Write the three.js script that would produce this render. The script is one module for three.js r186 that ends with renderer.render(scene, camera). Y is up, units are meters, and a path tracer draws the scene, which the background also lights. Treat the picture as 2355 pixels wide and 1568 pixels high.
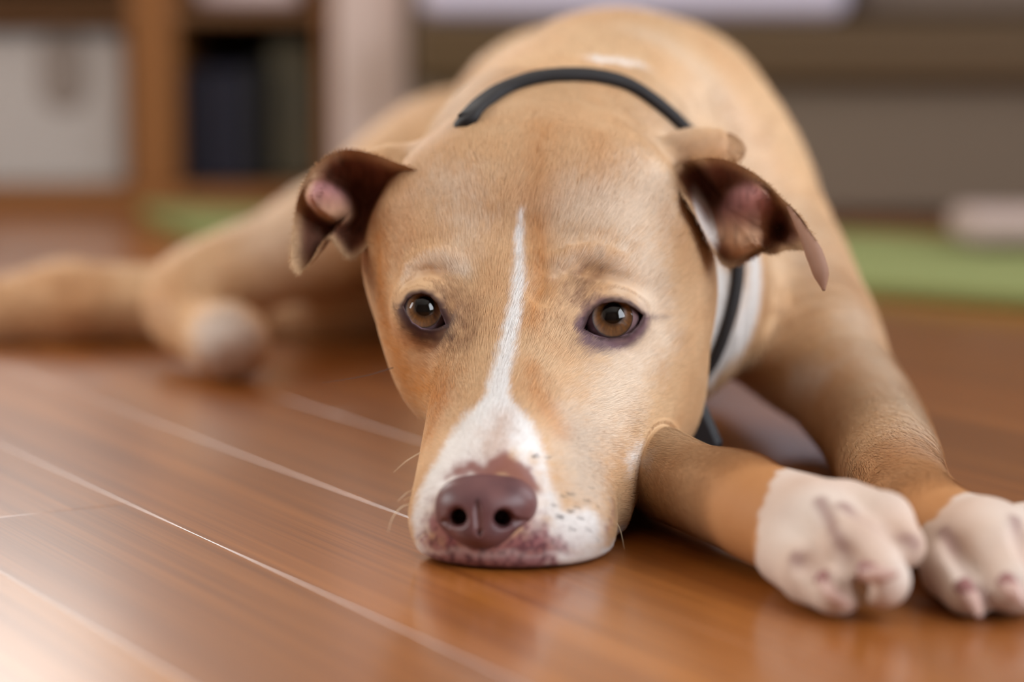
import * as THREE from 'three';
import { mergeGeometries } from 'three/addons/utils/BufferGeometryUtils.js';
import { RectAreaLightUniformsLib } from 'three/addons/lights/RectAreaLightUniformsLib.js';
import { RoundedBoxGeometry } from 'three/addons/geometries/RoundedBoxGeometry.js';

// ------------------------------------------------------------------ camera, light, exposure
const W = 2355, H = 1568, F = 5800, CAM_H = 0.2, PITCH = Math.atan(774 / F);
const scene = new THREE.Scene();
const camera = new THREE.PerspectiveCamera(2 * Math.atan(H / 2 / F) * 180 / Math.PI, W / H, 0.02, 40);
camera.position.set(0, CAM_H, 0);
camera.rotation.x = -PITCH;
camera.focus = 0.958;
camera.userData.fStop = 3.4;
scene.add(camera);
const renderer = new THREE.WebGLRenderer();
renderer.toneMapping = THREE.LinearToneMapping;
renderer.toneMappingExposure = 1.33;
renderer.shadowMap.enabled = true;
scene.background = new THREE.Color(0.75, 0.85, 1.0);
const QUICK = false;

RectAreaLightUniformsLib.init();
function windowLight(x, y, z, w, h, look, color, power) {
  const l = new THREE.RectAreaLight(color, power, w, h);
  l.position.set(x, y, z); l.lookAt(...look); scene.add(l);
}
windowLight(1.37, 1.2, 0.2, 1.4, 1.6, [0, 1.2, 0.2], new THREE.Color(0.94, 0.985, 1.05), 6.4);
windowLight(-2.62, 1.35, -0.95, 1.5, 1.4, [0, 1.35, -0.95], new THREE.Color(1.0, 0.99, 0.97), 6.2);  // added fill light from the left, set in an added window
windowLight(1.37, 1.2, -1.45, 0.9, 1.6, [0, 1.2, -1.45], new THREE.Color(0.95, 0.985, 1.04), 2.7);
windowLight(-0.95, 1.25, -3.07, 0.9, 1.2, [-0.95, 1.25, 0], new THREE.Color(1, 0.98, 0.93), 4);

// ------------------------------------------------------------------ small maths
const cosP = Math.cos(PITCH), sinP = Math.sin(PITCH);
const rayDir = (px, py) => { const x = (px - W / 2) / F, y = -(py - H / 2) / F; return [x, y * cosP - sinP, -y * sinP - cosP]; };
const P = (px, py, D) => { const r = rayDir(px, py); return [r[0] * D, CAM_H + r[1] * D, r[2] * D]; };
const G = (px, py, y = 0) => { const r = rayDir(px, py), t = (y - CAM_H) / r[1]; return [r[0] * t, y, r[2] * t]; };
const V = (a) => new THREE.Vector3(a[0], a[1], a[2]);
const clamp = (x, a, b) => x < a ? a : x > b ? b : x;
const sstep = (a, b, x) => { const t = clamp((x - a) / (b - a), 0, 1); return t * t * (3 - 2 * t); };
const lerp = (a, b, t) => a + (b - a) * t;
function rng(seed) { let s = seed | 0; return () => { s = (s + 0x6d2b79f5) | 0; let t = Math.imul(s ^ (s >>> 15), 1 | s); t = (t + Math.imul(t ^ (t >>> 7), 61 | t)) ^ t; return ((t ^ (t >>> 14)) >>> 0) / 4294967296; }; }
const hash3 = (x, y, z) => { let h = Math.imul(x, 374761393) ^ Math.imul(y, 668265263) ^ Math.imul(z, 1442695041); h = Math.imul(h ^ (h >>> 13), 1274126177); return ((h ^ (h >>> 16)) >>> 0) / 4294967296; };
function noise3(x, y, z) {
  const ix = Math.floor(x), iy = Math.floor(y), iz = Math.floor(z); let fx = x - ix, fy = y - iy, fz = z - iz;
  fx = fx * fx * (3 - 2 * fx); fy = fy * fy * (3 - 2 * fy); fz = fz * fz * (3 - 2 * fz);
  const l = (a, b, t) => a + (b - a) * t, h = (a, b, c) => hash3(ix + a, iy + b, iz + c);
  return l(l(l(h(0, 0, 0), h(1, 0, 0), fx), l(h(0, 1, 0), h(1, 1, 0), fx), fy), l(l(h(0, 0, 1), h(1, 0, 1), fx), l(h(0, 1, 1), h(1, 1, 1), fx), fy), fz) * 2 - 1;
}
const srgb = (r, g, b) => [r, g, b].map((c) => { c /= 255; return c <= 0.04045 ? c / 12.92 : Math.pow((c + 0.055) / 1.055, 2.4); });

// ------------------------------------------------------------------ distance field of the dog
// a primitive: fn(x, y, z) -> distance, blend radius k, bounding sphere (c, r)
class Field {
  constructor() { this.add = []; this.two = []; this.cut = []; this.rel = []; }
  ball(c, r, k = 0.012) { const [a, b, e] = c; this.add.push({ c, r, k, f: (x, y, z) => Math.hypot(x - a, y - b, z - e) - r }); return this; }
  // ellipsoid with own axes: right X, up Y, front Z (rows)
  egg(c, r, k = 0.012, axes = null, cut = false) {
    const [a, b, e] = c, [p, q, s] = r, A = axes;
    const f = (x, y, z) => {
      x -= a; y -= b; z -= e;
      if (A) { const u = x * A[0][0] + y * A[0][1] + z * A[0][2], v = x * A[1][0] + y * A[1][1] + z * A[1][2], w = x * A[2][0] + y * A[2][1] + z * A[2][2]; x = u; y = v; z = w; }
      const k0 = Math.hypot(x / p, y / q, z / s), k1 = Math.hypot(x / (p * p), y / (q * q), z / (s * s));
      return k1 < 1e-9 ? -Math.min(p, q, s) : k0 * (k0 - 1) / k1;
    };
    (cut ? this.cut : this.add).push({ c, r: Math.max(p, q, s), k, f }); return this;
  }
  bone(a, b, ra, rb, k = 0.012, cut = false) {
    const [ax, ay, az] = a, bx = b[0] - ax, by = b[1] - ay, bz = b[2] - az, l2 = bx * bx + by * by + bz * bz || 1e-12;
    const f = (x, y, z) => { x -= ax; y -= ay; z -= az; let h = (x * bx + y * by + z * bz) / l2; h = h < 0 ? 0 : h > 1 ? 1 : h; return Math.hypot(x - bx * h, y - by * h, z - bz * h) - ra - (rb - ra) * h; };
    (cut ? this.cut : this.add).push({ c: [ax + bx / 2, ay + by / 2, az + bz / 2], r: Math.sqrt(l2) / 2 + Math.max(ra, rb), k, f }); return this;
  }
  // a limb of even taper through joints [point, radius]
  limb(joints, k = 0.012) {
    const cr = new THREE.CatmullRomCurve3(joints.map((j) => V(j[0])), false, 'centripetal'), n = (joints.length - 1) * 6, q = [];
    for (let i = 0; i <= n; i++) { const t = i / n * (joints.length - 1), a = Math.min(Math.floor(t), joints.length - 2), u = t - a, r = lerp(joints[a][1], joints[a + 1][1], u * u * (3 - 2 * u) * 0.5 + u * 0.5), p = cr.getPoint(i / n); q.push([p.x, p.y, p.z, r]); }
    const c = [0, 1, 2].map((i) => q.reduce((s, p) => s + p[i], 0) / q.length), R = Math.max(...q.map((p) => Math.hypot(p[0] - c[0], p[1] - c[1], p[2] - c[2]) + p[3]));
    const f = (x, y, z) => {
      let best = 1e9;
      for (let i = 0; i < n; i++) { const a = q[i], b = q[i + 1], bx = b[0] - a[0], by = b[1] - a[1], bz = b[2] - a[2], qx = x - a[0], qy = y - a[1], qz = z - a[2]; let h = (qx * bx + qy * by + qz * bz) / (bx * bx + by * by + bz * bz); h = h < 0 ? 0 : h > 1 ? 1 : h; const d = Math.hypot(qx - bx * h, qy - by * h, qz - bz * h) - a[3] - (b[3] - a[3]) * h; if (d < best) best = d; }
      return best;
    };
    this.add.push({ c, r: R, k, f }); return this;
  }
  custom(c, r, k, f, cut = true) { (cut ? this.cut : this.add).push({ c, r, k, f }); return this; }
  // relief along a polyline: moves the surface out (amp > 0) or in
  relief(points, amp, sigma) {
    const lo = [1e9, 1e9, 1e9], hi = [-1e9, -1e9, -1e9];
    for (const p of points) for (let i = 0; i < 3; i++) { lo[i] = Math.min(lo[i], p[i]); hi[i] = Math.max(hi[i], p[i]); }
    const c = lo.map((v, i) => (v + hi[i]) / 2), r = Math.hypot(...lo.map((v, i) => (hi[i] - v) / 2)) + 2.6 * sigma;
    this.rel.push({ c, r, f: (x, y, z) => { const q = polyDist(points, x, y, z) / sigma; if (q > 2.6) return 0; return -amp * Math.exp(-q * q) * sstep(0, 0.35, polyEnd) * sstep(1, 0.65, polyEnd); } });
    return this;
  }
  eval(x, y, z, L = this) {
    let d = 1e3;
    for (const p of L.add) { const e = p.f(x, y, z), h = p.k - Math.abs(d - e); d = e < d ? e : d; if (h > 0) d -= h * h / (4 * p.k); }
    if (L.two.length) { // volumes that touch the rest without melting into it
      let t = 1e3;
      for (const p of L.two) { const e = p.f(x, y, z), h = p.k - Math.abs(t - e); t = e < t ? e : t; if (h > 0) t -= h * h / (4 * p.k); }
      const h = 0.0009 - Math.abs(d - t); d = t < d ? t : d; if (h > 0) d -= h * h / 0.0036;
    }
    for (const p of L.cut) { const e = -p.f(x, y, z), h = p.k - Math.abs(d - e); d = e > d ? e : d; if (h > 0) d += h * h / (4 * p.k); }
    for (const p of L.rel) { const dx = x - p.c[0], dy = y - p.c[1], dz = z - p.c[2]; if (dx * dx + dy * dy + dz * dz < p.r * p.r) d += p.f(x, y, z); }
    return d;
  }
  prune(x, y, z, rad) {
    const near = (l, m) => l.filter((p) => Math.hypot(x - p.c[0], y - p.c[1], z - p.c[2]) - p.r < rad + m);
    const close = (l) => { let best = 1e9; const ds = l.map((p) => { const e = p.f(x, y, z); best = Math.min(best, e); return e; }); return l.filter((p, i) => ds[i] < best + p.k * 1.5 + 3.2 * rad + 0.008); };
    return { add: close(this.add), two: close(this.two), cut: near(this.cut, 0.012), rel: near(this.rel, 0) };
  }
  grad(x, y, z, L, e = 2e-4) {
    const a = this.eval(x + e, y - e, z - e, L), b = this.eval(x - e, y - e, z + e, L), c = this.eval(x - e, y + e, z - e, L), d = this.eval(x + e, y + e, z + e, L);
    const g = [a - b - c + d, -a - b + c + d, -a + b - c + d], l = Math.hypot(...g) || 1e-12; return [g[0] / l, g[1] / l, g[2] / l, l / (4 * e)];
  }
  march(px, py, t0 = 0.6, t1 = 2.2) {
    const r = rayDir(px, py); let t = t0;
    for (let i = 0; i < 400 && t < t1; i++) { const d = this.eval(r[0] * t, CAM_H + r[1] * t, r[2] * t); if (d < 5e-5) return [r[0] * t, CAM_H + r[1] * t, r[2] * t]; t += Math.max(d * 0.7, 4e-5); }
    return null;
  }
}
let polyEnd = 0.5;
function polyDist(pts, x, y, z) {
  let best = 1e9; const n = pts.length - 1;
  for (let i = 0; i < n; i++) {
    const a = pts[i], b = pts[i + 1], bx = b[0] - a[0], by = b[1] - a[1], bz = b[2] - a[2], qx = x - a[0], qy = y - a[1], qz = z - a[2];
    const h = clamp((qx * bx + qy * by + qz * bz) / (bx * bx + by * by + bz * bz || 1e-12), 0, 1), d = Math.hypot(qx - bx * h, qy - by * h, qz - bz * h);
    if (d < best) { best = d; polyEnd = (i + h) / n; }
  }
  return best;
}
// surface nets on 8-cell blocks, vertices moved onto the surface; keep(center) says which quads stay
function meshField(fld, lo, hi, cell, keep) {
  const B = 8, nb = [0, 1, 2].map((i) => Math.ceil((hi[i] - lo[i]) / (cell * B))), half = cell * B * 0.5 * Math.sqrt(3);
  const vid = new Map(), pos = [], nor = [], blocks = [], val = new Float32Array(729), key = (i, j, k) => (i * 4096 + j) * 4096 + k;
  for (let bi = 0; bi < nb[0]; bi++) for (let bj = 0; bj < nb[1]; bj++) for (let bk = 0; bk < nb[2]; bk++) {
    const ox = lo[0] + bi * B * cell, oy = lo[1] + bj * B * cell, oz = lo[2] + bk * B * cell, cx = ox + B * cell / 2, cy = oy + B * cell / 2, cz = oz + B * cell / 2;
    if (Math.abs(fld.eval(cx, cy, cz)) > half * 1.5 + 0.002) continue;
    const L = fld.prune(cx, cy, cz, half);
    let neg = false, posi = false;
    for (let i = 0, n = 0; i < 9; i++) for (let j = 0; j < 9; j++) for (let k = 0; k < 9; k++, n++) { const v = fld.eval(ox + i * cell, oy + j * cell, oz + k * cell, L); val[n] = v; if (v < 0) neg = true; else posi = true; }
    if (!(neg && posi)) continue;
    blocks.push([bi, bj, bk, val.slice()]);
    for (let i = 0; i < 8; i++) for (let j = 0; j < 8; j++) for (let k = 0; k < 8; k++) {
      let n = 0, sx = 0, sy = 0, sz = 0; const at = (a, b, c) => val[(i + a) * 81 + (j + b) * 9 + k + c];
      const s0 = at(0, 0, 0) < 0; let mixed = false;
      for (let c = 1; c < 8 && !mixed; c++) mixed = (at(c & 1, (c >> 1) & 1, c >> 2) < 0) !== s0;
      if (!mixed) continue;
      const edge = (a, b, c, d, e, f) => { const u = at(a, b, c), v = at(d, e, f); if ((u < 0) !== (v < 0)) { const t = u / (u - v); sx += a + (d - a) * t; sy += b + (e - b) * t; sz += c + (f - c) * t; n++; } };
      for (let a = 0; a < 2; a++) for (let b = 0; b < 2; b++) { edge(0, a, b, 1, a, b); edge(a, 0, b, a, 1, b); edge(a, b, 0, a, b, 1); }
      let x = ox + (i + sx / n) * cell, y = oy + (j + sy / n) * cell, z = oz + (k + sz / n) * cell, g;
      for (let it = 0; it < 2; it++) { const d = fld.eval(x, y, z, L); g = fld.grad(x, y, z, L); const s = clamp(d / Math.max(g[3], 0.4), -cell * 0.6, cell * 0.6); x -= g[0] * s; y -= g[1] * s; z -= g[2] * s; }
      g = fld.grad(x, y, z, L, Math.max(2e-4, cell * 0.35));
      vid.set(key(bi * 8 + i, bj * 8 + j, bk * 8 + k), pos.length / 3);
      pos.push(x, y, z); nor.push(g[0], g[1], g[2]);
    }
  }
  const idx = [];
  const quad = (a, b, c, d, flip) => {
    if (a === undefined || b === undefined || c === undefined || d === undefined) return;
    const m = [0, 1, 2].map((i) => (pos[a * 3 + i] + pos[b * 3 + i] + pos[c * 3 + i] + pos[d * 3 + i]) / 4);
    if (!keep(m)) return;
    if (flip) idx.push(a, c, b, a, d, c); else idx.push(a, b, c, a, c, d);
  };
  for (const [bi, bj, bk, v] of blocks) for (let i = 0; i < 8; i++) for (let j = 0; j < 8; j++) for (let k = 0; k < 8; k++) {
    const n = i * 81 + j * 9 + k, s = v[n] < 0, I = bi * 8 + i, J = bj * 8 + j, K = bk * 8 + k, g = (a, b, c) => vid.get(key(I + a, J + b, K + c));
    if (s !== v[n + 81] < 0) quad(g(0, -1, -1), g(0, 0, -1), g(0, 0, 0), g(0, -1, 0), !s);
    if (s !== v[n + 9] < 0) quad(g(-1, 0, -1), g(-1, 0, 0), g(0, 0, 0), g(0, 0, -1), !s);
    if (s !== v[n + 1] < 0) quad(g(-1, -1, 0), g(0, -1, 0), g(0, 0, 0), g(-1, 0, 0), !s);
  }
  // compact
  const map = new Int32Array(pos.length / 3).fill(-1), p2 = [], n2 = []; let m = 0;
  for (let i = 0; i < idx.length; i++) { const a = idx[i]; if (map[a] < 0) { map[a] = m++; p2.push(pos[a * 3], pos[a * 3 + 1], pos[a * 3 + 2]); n2.push(nor[a * 3], nor[a * 3 + 1], nor[a * 3 + 2]); } idx[i] = map[a]; }
  const geo = new THREE.BufferGeometry();
  geo.setAttribute('position', new THREE.Float32BufferAttribute(p2, 3)); geo.setAttribute('normal', new THREE.Float32BufferAttribute(n2, 3)); geo.setIndex(idx);
  return geo;
}

// ------------------------------------------------------------------ the dog's volumes
const dog = new Field();
// trunk, shoulders, haunch (soft blends)
dog.ball(P(1500, 338, 1.34), 0.067, 0.04)
  .ball(P(1300, 345, 1.46), 0.070, 0.05)
  .ball(P(1085, 430, 1.58), 0.060, 0.05)
  .ball(P(1630, 530, 1.27), 0.055, 0.05)
  .bone(P(1460, 560, 1.30), P(1150, 640, 1.52), 0.070, 0.060, 0.05)
  .limb([[P(1000, 460, 1.58), 0.056], [P(800, 530, 1.53), 0.036], [P(620, 600, 1.47), 0.0255], [P(450, 662, 1.42), 0.0215], [P(420, 705, 1.405), 0.0195], [P(455, 755, 1.385), 0.0165], [P(520, 783, 1.365), 0.0165]], 0.02)
  .egg(P(522, 783, 1.355), [0.0215, 0.0185, 0.024], 0.008)
  .bone(P(430, 705, 1.51), P(150, 700, 1.51), 0.022, 0.021, 0.015)
  .bone(P(150, 700, 1.51), P(-160, 735, 1.50), 0.021, 0.016, 0.015)
  .bone(P(1000, 640, 1.60), P(690, 725, 1.54), 0.046, 0.030, 0.01);
// neck and throat
dog.bone(P(1290, 440, 1.12), P(1400, 360, 1.27), 0.062, 0.072, 0.04)
  .egg(P(1475, 640, 1.16), [0.056, 0.057, 0.065], 0.03)
  .ball(P(1440, 700, 1.12), 0.05, 0.03);
// right-hand foreleg: upper arm, elbow, forearm
dog.limb([[P(1720, 600, 1.23), 0.045], [P(1830, 750, 1.18), 0.036], [P(1930, 880, 1.13), 0.0255], [P(2000, 975, 1.075), 0.0235], [P(2042, 1060, 1.005), 0.0212], [P(2072, 1120, 0.962), 0.0182], [P(2106, 1168, 0.93), 0.0166], [P(2190, 1232, 0.89), 0.0165], [P(2260, 1262, 0.87), 0.018]], 0.02);
const foreleg = dog.add; dog.add = dog.two;
// left-hand foreleg lying under the chin
dog.limb([[P(1390, 1005, 1.07), 0.022], [P(1480, 1066, 1.0), 0.0178], [P(1600, 1122, 0.95), 0.0164], [P(1702, 1154, 0.915), 0.0182], [P(1745, 1178, 0.898), 0.0180], [P(1870, 1222, 0.868), 0.0188]], 0.008);
// paws
const toes = [];
function toe(a, b, c, ra, rb, rc) { dog.bone(P(...a), P(...b), ra, rb, 0.0035).bone(P(...b), P(...c), rb, rc, 0.003); toes.push([a, b, c]); }
dog.egg(P(1930, 1265, 0.858), [0.0185, 0.0135, 0.017], 0.006);
toe([1815, 1268, 0.862], [1872, 1318, 0.842], [1925, 1362, 0.828], 0.0122, 0.0108, 0.0082);
toe([1885, 1190, 0.862], [1972, 1262, 0.836], [2030, 1334, 0.823], 0.0122, 0.0112, 0.0092);
toe([1948, 1168, 0.868], [2034, 1198, 0.850], [2074, 1256, 0.838], 0.0098, 0.0094, 0.0080);
dog.two = dog.add; dog.add = foreleg;
dog.egg(P(2280, 1280, 0.86), [0.020, 0.017, 0.022], 0.006);
toe([2160, 1236, 0.885], [2192, 1312, 0.85], [2232, 1368, 0.832], 0.011, 0.0104, 0.0085);
toe([2255, 1240, 0.87], [2308, 1285, 0.845], [2330, 1350, 0.83], 0.0130, 0.0124, 0.0095);
toe([2360, 1240, 0.88], [2420, 1270, 0.86], [2450, 1345, 0.845], 0.013, 0.012, 0.009);
const trunkOnly = Object.assign(new Field(), { add: dog.add.slice() });
// skull
dog.egg(P(1244, 480, 1.07), [0.0545, 0.05, 0.066], 0.03)
  .ball(P(1103, 560, 1.028), 0.0425, 0.03)
  .ball(P(1352, 552, 1.031), 0.0425, 0.022)
  .ball(P(1035, 640, 1.03), 0.0305, 0.02)
  .ball(P(1440, 648, 1.04), 0.0348, 0.016)
  .ball(P(1025, 655, 0.997), 0.020, 0.015)
  .ball(P(1375, 660, 0.998), 0.021, 0.015)
  .ball(P(1045, 780, 1.008), 0.0260, 0.02)
  .ball(P(1415, 785, 1.026), 0.0350, 0.015)
  .ball(P(1432, 690, 1.04), 0.032, 0.015)
  .ball(P(1450, 850, 1.045), 0.0265, 0.015);
// ear bases
dog.egg(P(1612, 346, 1.052), [0.0175, 0.0088, 0.014], 0.008).egg(P(925, 385, 1.048), [0.017, 0.009, 0.012], 0.008);
// muzzle
dog.bone(P(1188, 770, 0.990), P(1128, 1110, 0.922), 0.0265, 0.0215, 0.018)
  .bone(P(1330, 900, 1.0), P(1255, 1165, 0.93), 0.033, 0.0215, 0.018)
  .bone(P(1112, 975, 0.972), P(1038, 1178, 0.917), 0.0210, 0.0145, 0.012)
  .ball(P(1054, 880, 1.0), 0.0190, 0.016)
  .egg(P(1283, 1195, 0.934), [0.0195, 0.018, 0.028], 0.010)
  .egg(P(1180, 1225, 0.92), [0.033, 0.019, 0.026], 0.012)
  .bone(P(1430, 1020, 0.99), P(1392, 1180, 0.95), 0.009, 0.007, 0.008)
  .bone(P(1420, 930, 1.04), P(1300, 1120, 0.96), 0.032, 0.02, 0.015);
// the floor presses the underside flat
dog.custom([0, -0.5, -1.2], 3, 0.004, (x, y, z) => y - 0.0004);

const tick = Date.now(); const say = (s) => console.log(((Date.now() - tick) / 1000).toFixed(1) + 's ' + s);
const S = (px, py) => dog.march(px, py) || P(px, py, 1.2);
const line = (...pts) => pts.map(([x, y]) => S(x, y));

// ------------------------------------------------------------------ eyes: sockets and lids
const EYES = [
  { c: P(976, 716, 0.9835), r: 0.0106, iris: 0.0070, look: [974, 711], almond: [[928, 704], [936, 688], [950, 679], [968, 675], [989, 681], [1006, 699], [1025, 746], [1008, 754], [990, 757], [970, 754], [949, 741], [936, 722]] },
  { c: P(1409, 735, 0.9845), r: 0.0110, iris: 0.0078, look: [1409, 727], almond: [[1343, 757], [1354, 727], [1366, 711], [1384, 699], [1410, 694], [1438, 698], [1460, 710], [1478, 725], [1469, 745], [1449, 764], [1424, 775], [1396, 777], [1366, 769]] },
];
for (const e of EYES) {
  const z = V([-e.c[0], CAM_H - e.c[1], -e.c[2]]).normalize(), x = new THREE.Vector3(0, 1, 0).cross(z).normalize(), y = z.clone().cross(x);
  e.x = x.toArray(); e.y = y.toArray(); e.z = z.toArray();
  const tilt = (v) => v[0] * 1;
  e.poly = e.almond.map(([px, py]) => { // where the sight line meets the sphere of the lids
    const r = rayDir(px, py), l = Math.hypot(...r), dx = r[0] / l, dy = r[1] / l, dz = r[2] / l, ox = -e.c[0], oy = CAM_H - e.c[1], oz = -e.c[2];
    const b = ox * dx + oy * dy + oz * dz, c = ox * ox + oy * oy + oz * oz - (e.r + 0.001) ** 2, t = -b - Math.sqrt(Math.max(0, b * b - c));
    const q = [ox + dx * t, oy + dy * t, oz + dz * t];
    return [q[0] * e.x[0] + q[1] * e.x[1] + q[2] * e.x[2], q[0] * e.y[0] + q[1] * e.y[1] + q[2] * e.y[2]];
  });
  e.open = (x, y, z) => { // signed distance to the lid opening, negative inside
    x -= e.c[0]; y -= e.c[1]; z -= e.c[2];
    const w = x * e.z[0] + y * e.z[1] + z * e.z[2], a = x * e.x[0] + y * e.x[1] + z * e.x[2], b = x * e.y[0] + y * e.y[1] + z * e.y[2];
    if (w < 0) return Math.hypot(w, Math.max(0, Math.hypot(a, b) - 0.004)) + 0.002;
    let d = 1e9, s = 1; const p = e.poly;
    for (let i = 0, j = p.length - 1; i < p.length; j = i++) {
      const ex = p[j][0] - p[i][0], ey = p[j][1] - p[i][1], wx = a - p[i][0], wy = b - p[i][1], h = clamp((wx * ex + wy * ey) / (ex * ex + ey * ey), 0, 1);
      d = Math.min(d, Math.hypot(wx - ex * h, wy - ey * h));
      const c1 = b >= p[i][1], c2 = b < p[j][1], c3 = ex * wy > ey * wx; if ((c1 && c2 && c3) || (!c1 && !c2 && !c3)) s = -s;
    }
    return s * d;
  };
}
function taper(points, radii, sides = 10) {
  const c = new THREE.CatmullRomCurve3(points.map(V)), N = 14, fr = c.computeFrenetFrames(N), pos = [], idx = [];
  for (let i = 0; i <= N; i++) { const t = i / N, p = c.getPoint(t), f = t * (radii.length - 1), j = Math.min(Math.floor(f), radii.length - 2), r = lerp(radii[j], radii[j + 1], f - j); for (let k = 0; k < sides; k++) { const a = k / sides * Math.PI * 2, ca = Math.cos(a) * r, sa = Math.sin(a) * r; pos.push(p.x + fr.normals[i].x * ca + fr.binormals[i].x * sa, p.y + fr.normals[i].y * ca + fr.binormals[i].y * sa, p.z + fr.normals[i].z * ca + fr.binormals[i].z * sa); } }
  for (let i = 0; i < N; i++) for (let k = 0; k < sides; k++) { const a = i * sides + k, b = i * sides + (k + 1) % sides; idx.push(a, a + sides, b, b, a + sides, b + sides); }
  const g = new THREE.BufferGeometry(); g.setAttribute('position', new THREE.Float32BufferAttribute(pos, 3)); g.setIndex(idx); g.computeVertexNormals(); return g;
}
// ------------------------------------------------------------------ nose leather
const noseF = new Field(); let philtrum;
noseF.egg(P(1118, 1152, 0.905), [0.0165, 0.0105, 0.0175], 0.004)
  .ball(P(1057, 1166, 0.900), 0.0078, 0.006).ball(P(1182, 1163, 0.900), 0.0080, 0.006)
  .egg(P(1111, 1214, 0.8985), [0.0105, 0.0070, 0.0108], 0.006)
  .bone(P(1040, 1195, 0.903), P(1095, 1238, 0.900), 0.0042, 0.003, 0.005)
  .bone(P(1192, 1195, 0.903), P(1130, 1240, 0.900), 0.0045, 0.003, 0.005);
{ const ms = (x, y) => noseF.march(x, y) || P(x, y, 0.889), on = (...q) => q.map(([x, y]) => ms(x, y)), sl = [on([1052, 1190], [1030, 1203], [1015, 1200]), on([1158, 1193], [1185, 1200], [1212, 1197])], holes = [[1052, 1190, 1062, 1184], [1157, 1193, 1149, 1186]].map(([x, y, u, v]) => [ms(x, y), P(u, v, 0.905)]);
  for (const q of sl) noseF.bone(q[0], q[1], 0.0026, 0.0016, 0.0012, true).bone(q[1], q[2], 0.0016, 0.0006, 0.001, true);
  for (const [a, b] of holes) noseF.bone(a, b, 0.0034, 0.0020, 0.0018, true);
  philtrum = on([1098, 1148], [1098, 1180], [1101, 1215], [1106, 1262]); noseF.relief(philtrum, -0.0022, 0.0010); }
const noseSolid = Object.assign(new Field(), { add: noseF.add });
// facial relief picked on the bare skull
const reliefs = [
  [line([1222, 330], [1215, 420], [1210, 500], [1200, 600]), -0.0012, 0.006],
  [line([1262, 600], [1240, 650], [1232, 690], [1245, 730]), -0.0028, 0.0036],           // fold beside the right brow
  [line([1258, 645], [1275, 620], [1310, 598], [1360, 592], [1420, 612], [1470, 640]), 0.0022, 0.0036],
  [line([920, 650], [945, 622], [990, 603], [1040, 605], [1090, 630]), 0.0023, 0.0036],
  [line([1300, 660], [1340, 640], [1400, 645], [1460, 668], [1500, 700]), -0.0013, 0.003],
  [line([950, 645], [990, 632], [1030, 640]), -0.0013, 0.003],
];
for (const e of EYES) {
  dog.ball(e.c, e.r + 0.0025, 0.006);
  dog.custom(e.c, e.r + 0.006, 0.0012, e.open);
  dog.egg(e.c, [e.r + 0.0002, e.r + 0.0002, e.r + 0.0002], 0.0003, null, true);
}
for (const r of reliefs) dog.relief(...r);
const outside = (e, k) => { const n = e.poly.length; return e.almond.map(([x, y]) => { const mx = e.almond.reduce((s, p) => s + p[0], 0) / n, my = e.almond.reduce((s, p) => s + p[1], 0) / n; return [mx + (x - mx) * k, my + (y - my) * k]; }); };
dog.relief(line([1352, 700], [1375, 676], [1412, 668], [1450, 678], [1484, 706]), -0.0012, 0.0016);   // lid creases
dog.relief(line([914, 688], [930, 660], [962, 648], [990, 655], [1012, 680]), -0.0011, 0.0016);

// grooves between the toes
const toeLines = [line([1925, 1235], [1960, 1300], [1984, 1346], [1986, 1400]), line([1939, 1160], [1985, 1182], [2024, 1204], [2105, 1248]), line([1826, 1279], [1860, 1302], [1899, 1328]), line([2168, 1218], [2215, 1285], [2240, 1330], [2263, 1372]), line([1885, 1150], [1900, 1180], [1915, 1215]), line([2335, 1190], [2350, 1240], [2385, 1320])];
toeLines.forEach((l, i) => dog.relief(l, i === 4 ? -0.001 : -0.0062, 0.0034));
dog.custom(P(1115, 1165, 0.9), 0.026, 0.0006, (x, y, z) => noseSolid.eval(x, y, z) + 0.0012);
// mesh it: fine round the face, coarser behind
const lo = (...p) => [0, 1, 2].map((i) => Math.min(...p.map((q) => q[i]))), hi = (...p) => [0, 1, 2].map((i) => Math.max(...p.map((q) => q[i])));
const inBox = (b, m, s = 0) => { for (let i = 0; i < 3; i++) if (m[i] < b[0][i] + s || m[i] > b[1][i] - s) return false; return true; };
const eyeBox = EYES.map((e) => [e.c.map((v, i) => v - [0.019, 0.017, 0.009][i]), e.c.map((v, i) => v + [0.019, 0.017, 0.024][i])]);
const headBox = [[-0.085, -0.002, -1.13], [0.108, 0.172, -0.865]];
const pawBox = [[0.03, -0.002, -1.2], [0.24, 0.11, -0.78]];
const bodyBox = [[-0.42, -0.004, -1.75], [0.30, 0.235, -0.95]];
const K = QUICK ? 2 : 1;
const pieces = [];
EYES.forEach((e, i) => pieces.push(meshField(dog, ...eyeBox[i], 0.0004 * K, (m) => inBox(eyeBox[i], m))));
say('eyes');
pieces.push(meshField(dog, ...headBox, 0.0009 * K, (m) => inBox(headBox, m) && !inBox(eyeBox[0], m, 0.0008) && !inBox(eyeBox[1], m, 0.0008)));
say('head');
pieces.push(meshField(dog, ...pawBox, 0.0014 * K, (m) => inBox(pawBox, m) && !inBox(headBox, m, 0.0015)));
say('paws');
pieces.push(meshField(dog, ...bodyBox, 0.005 * K, (m) => inBox(bodyBox, m) && !inBox(headBox, m, 0.006) && !inBox(pawBox, m, 0.006)));
say('body ' + pieces.map((g) => g.index.count / 3));
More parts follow.
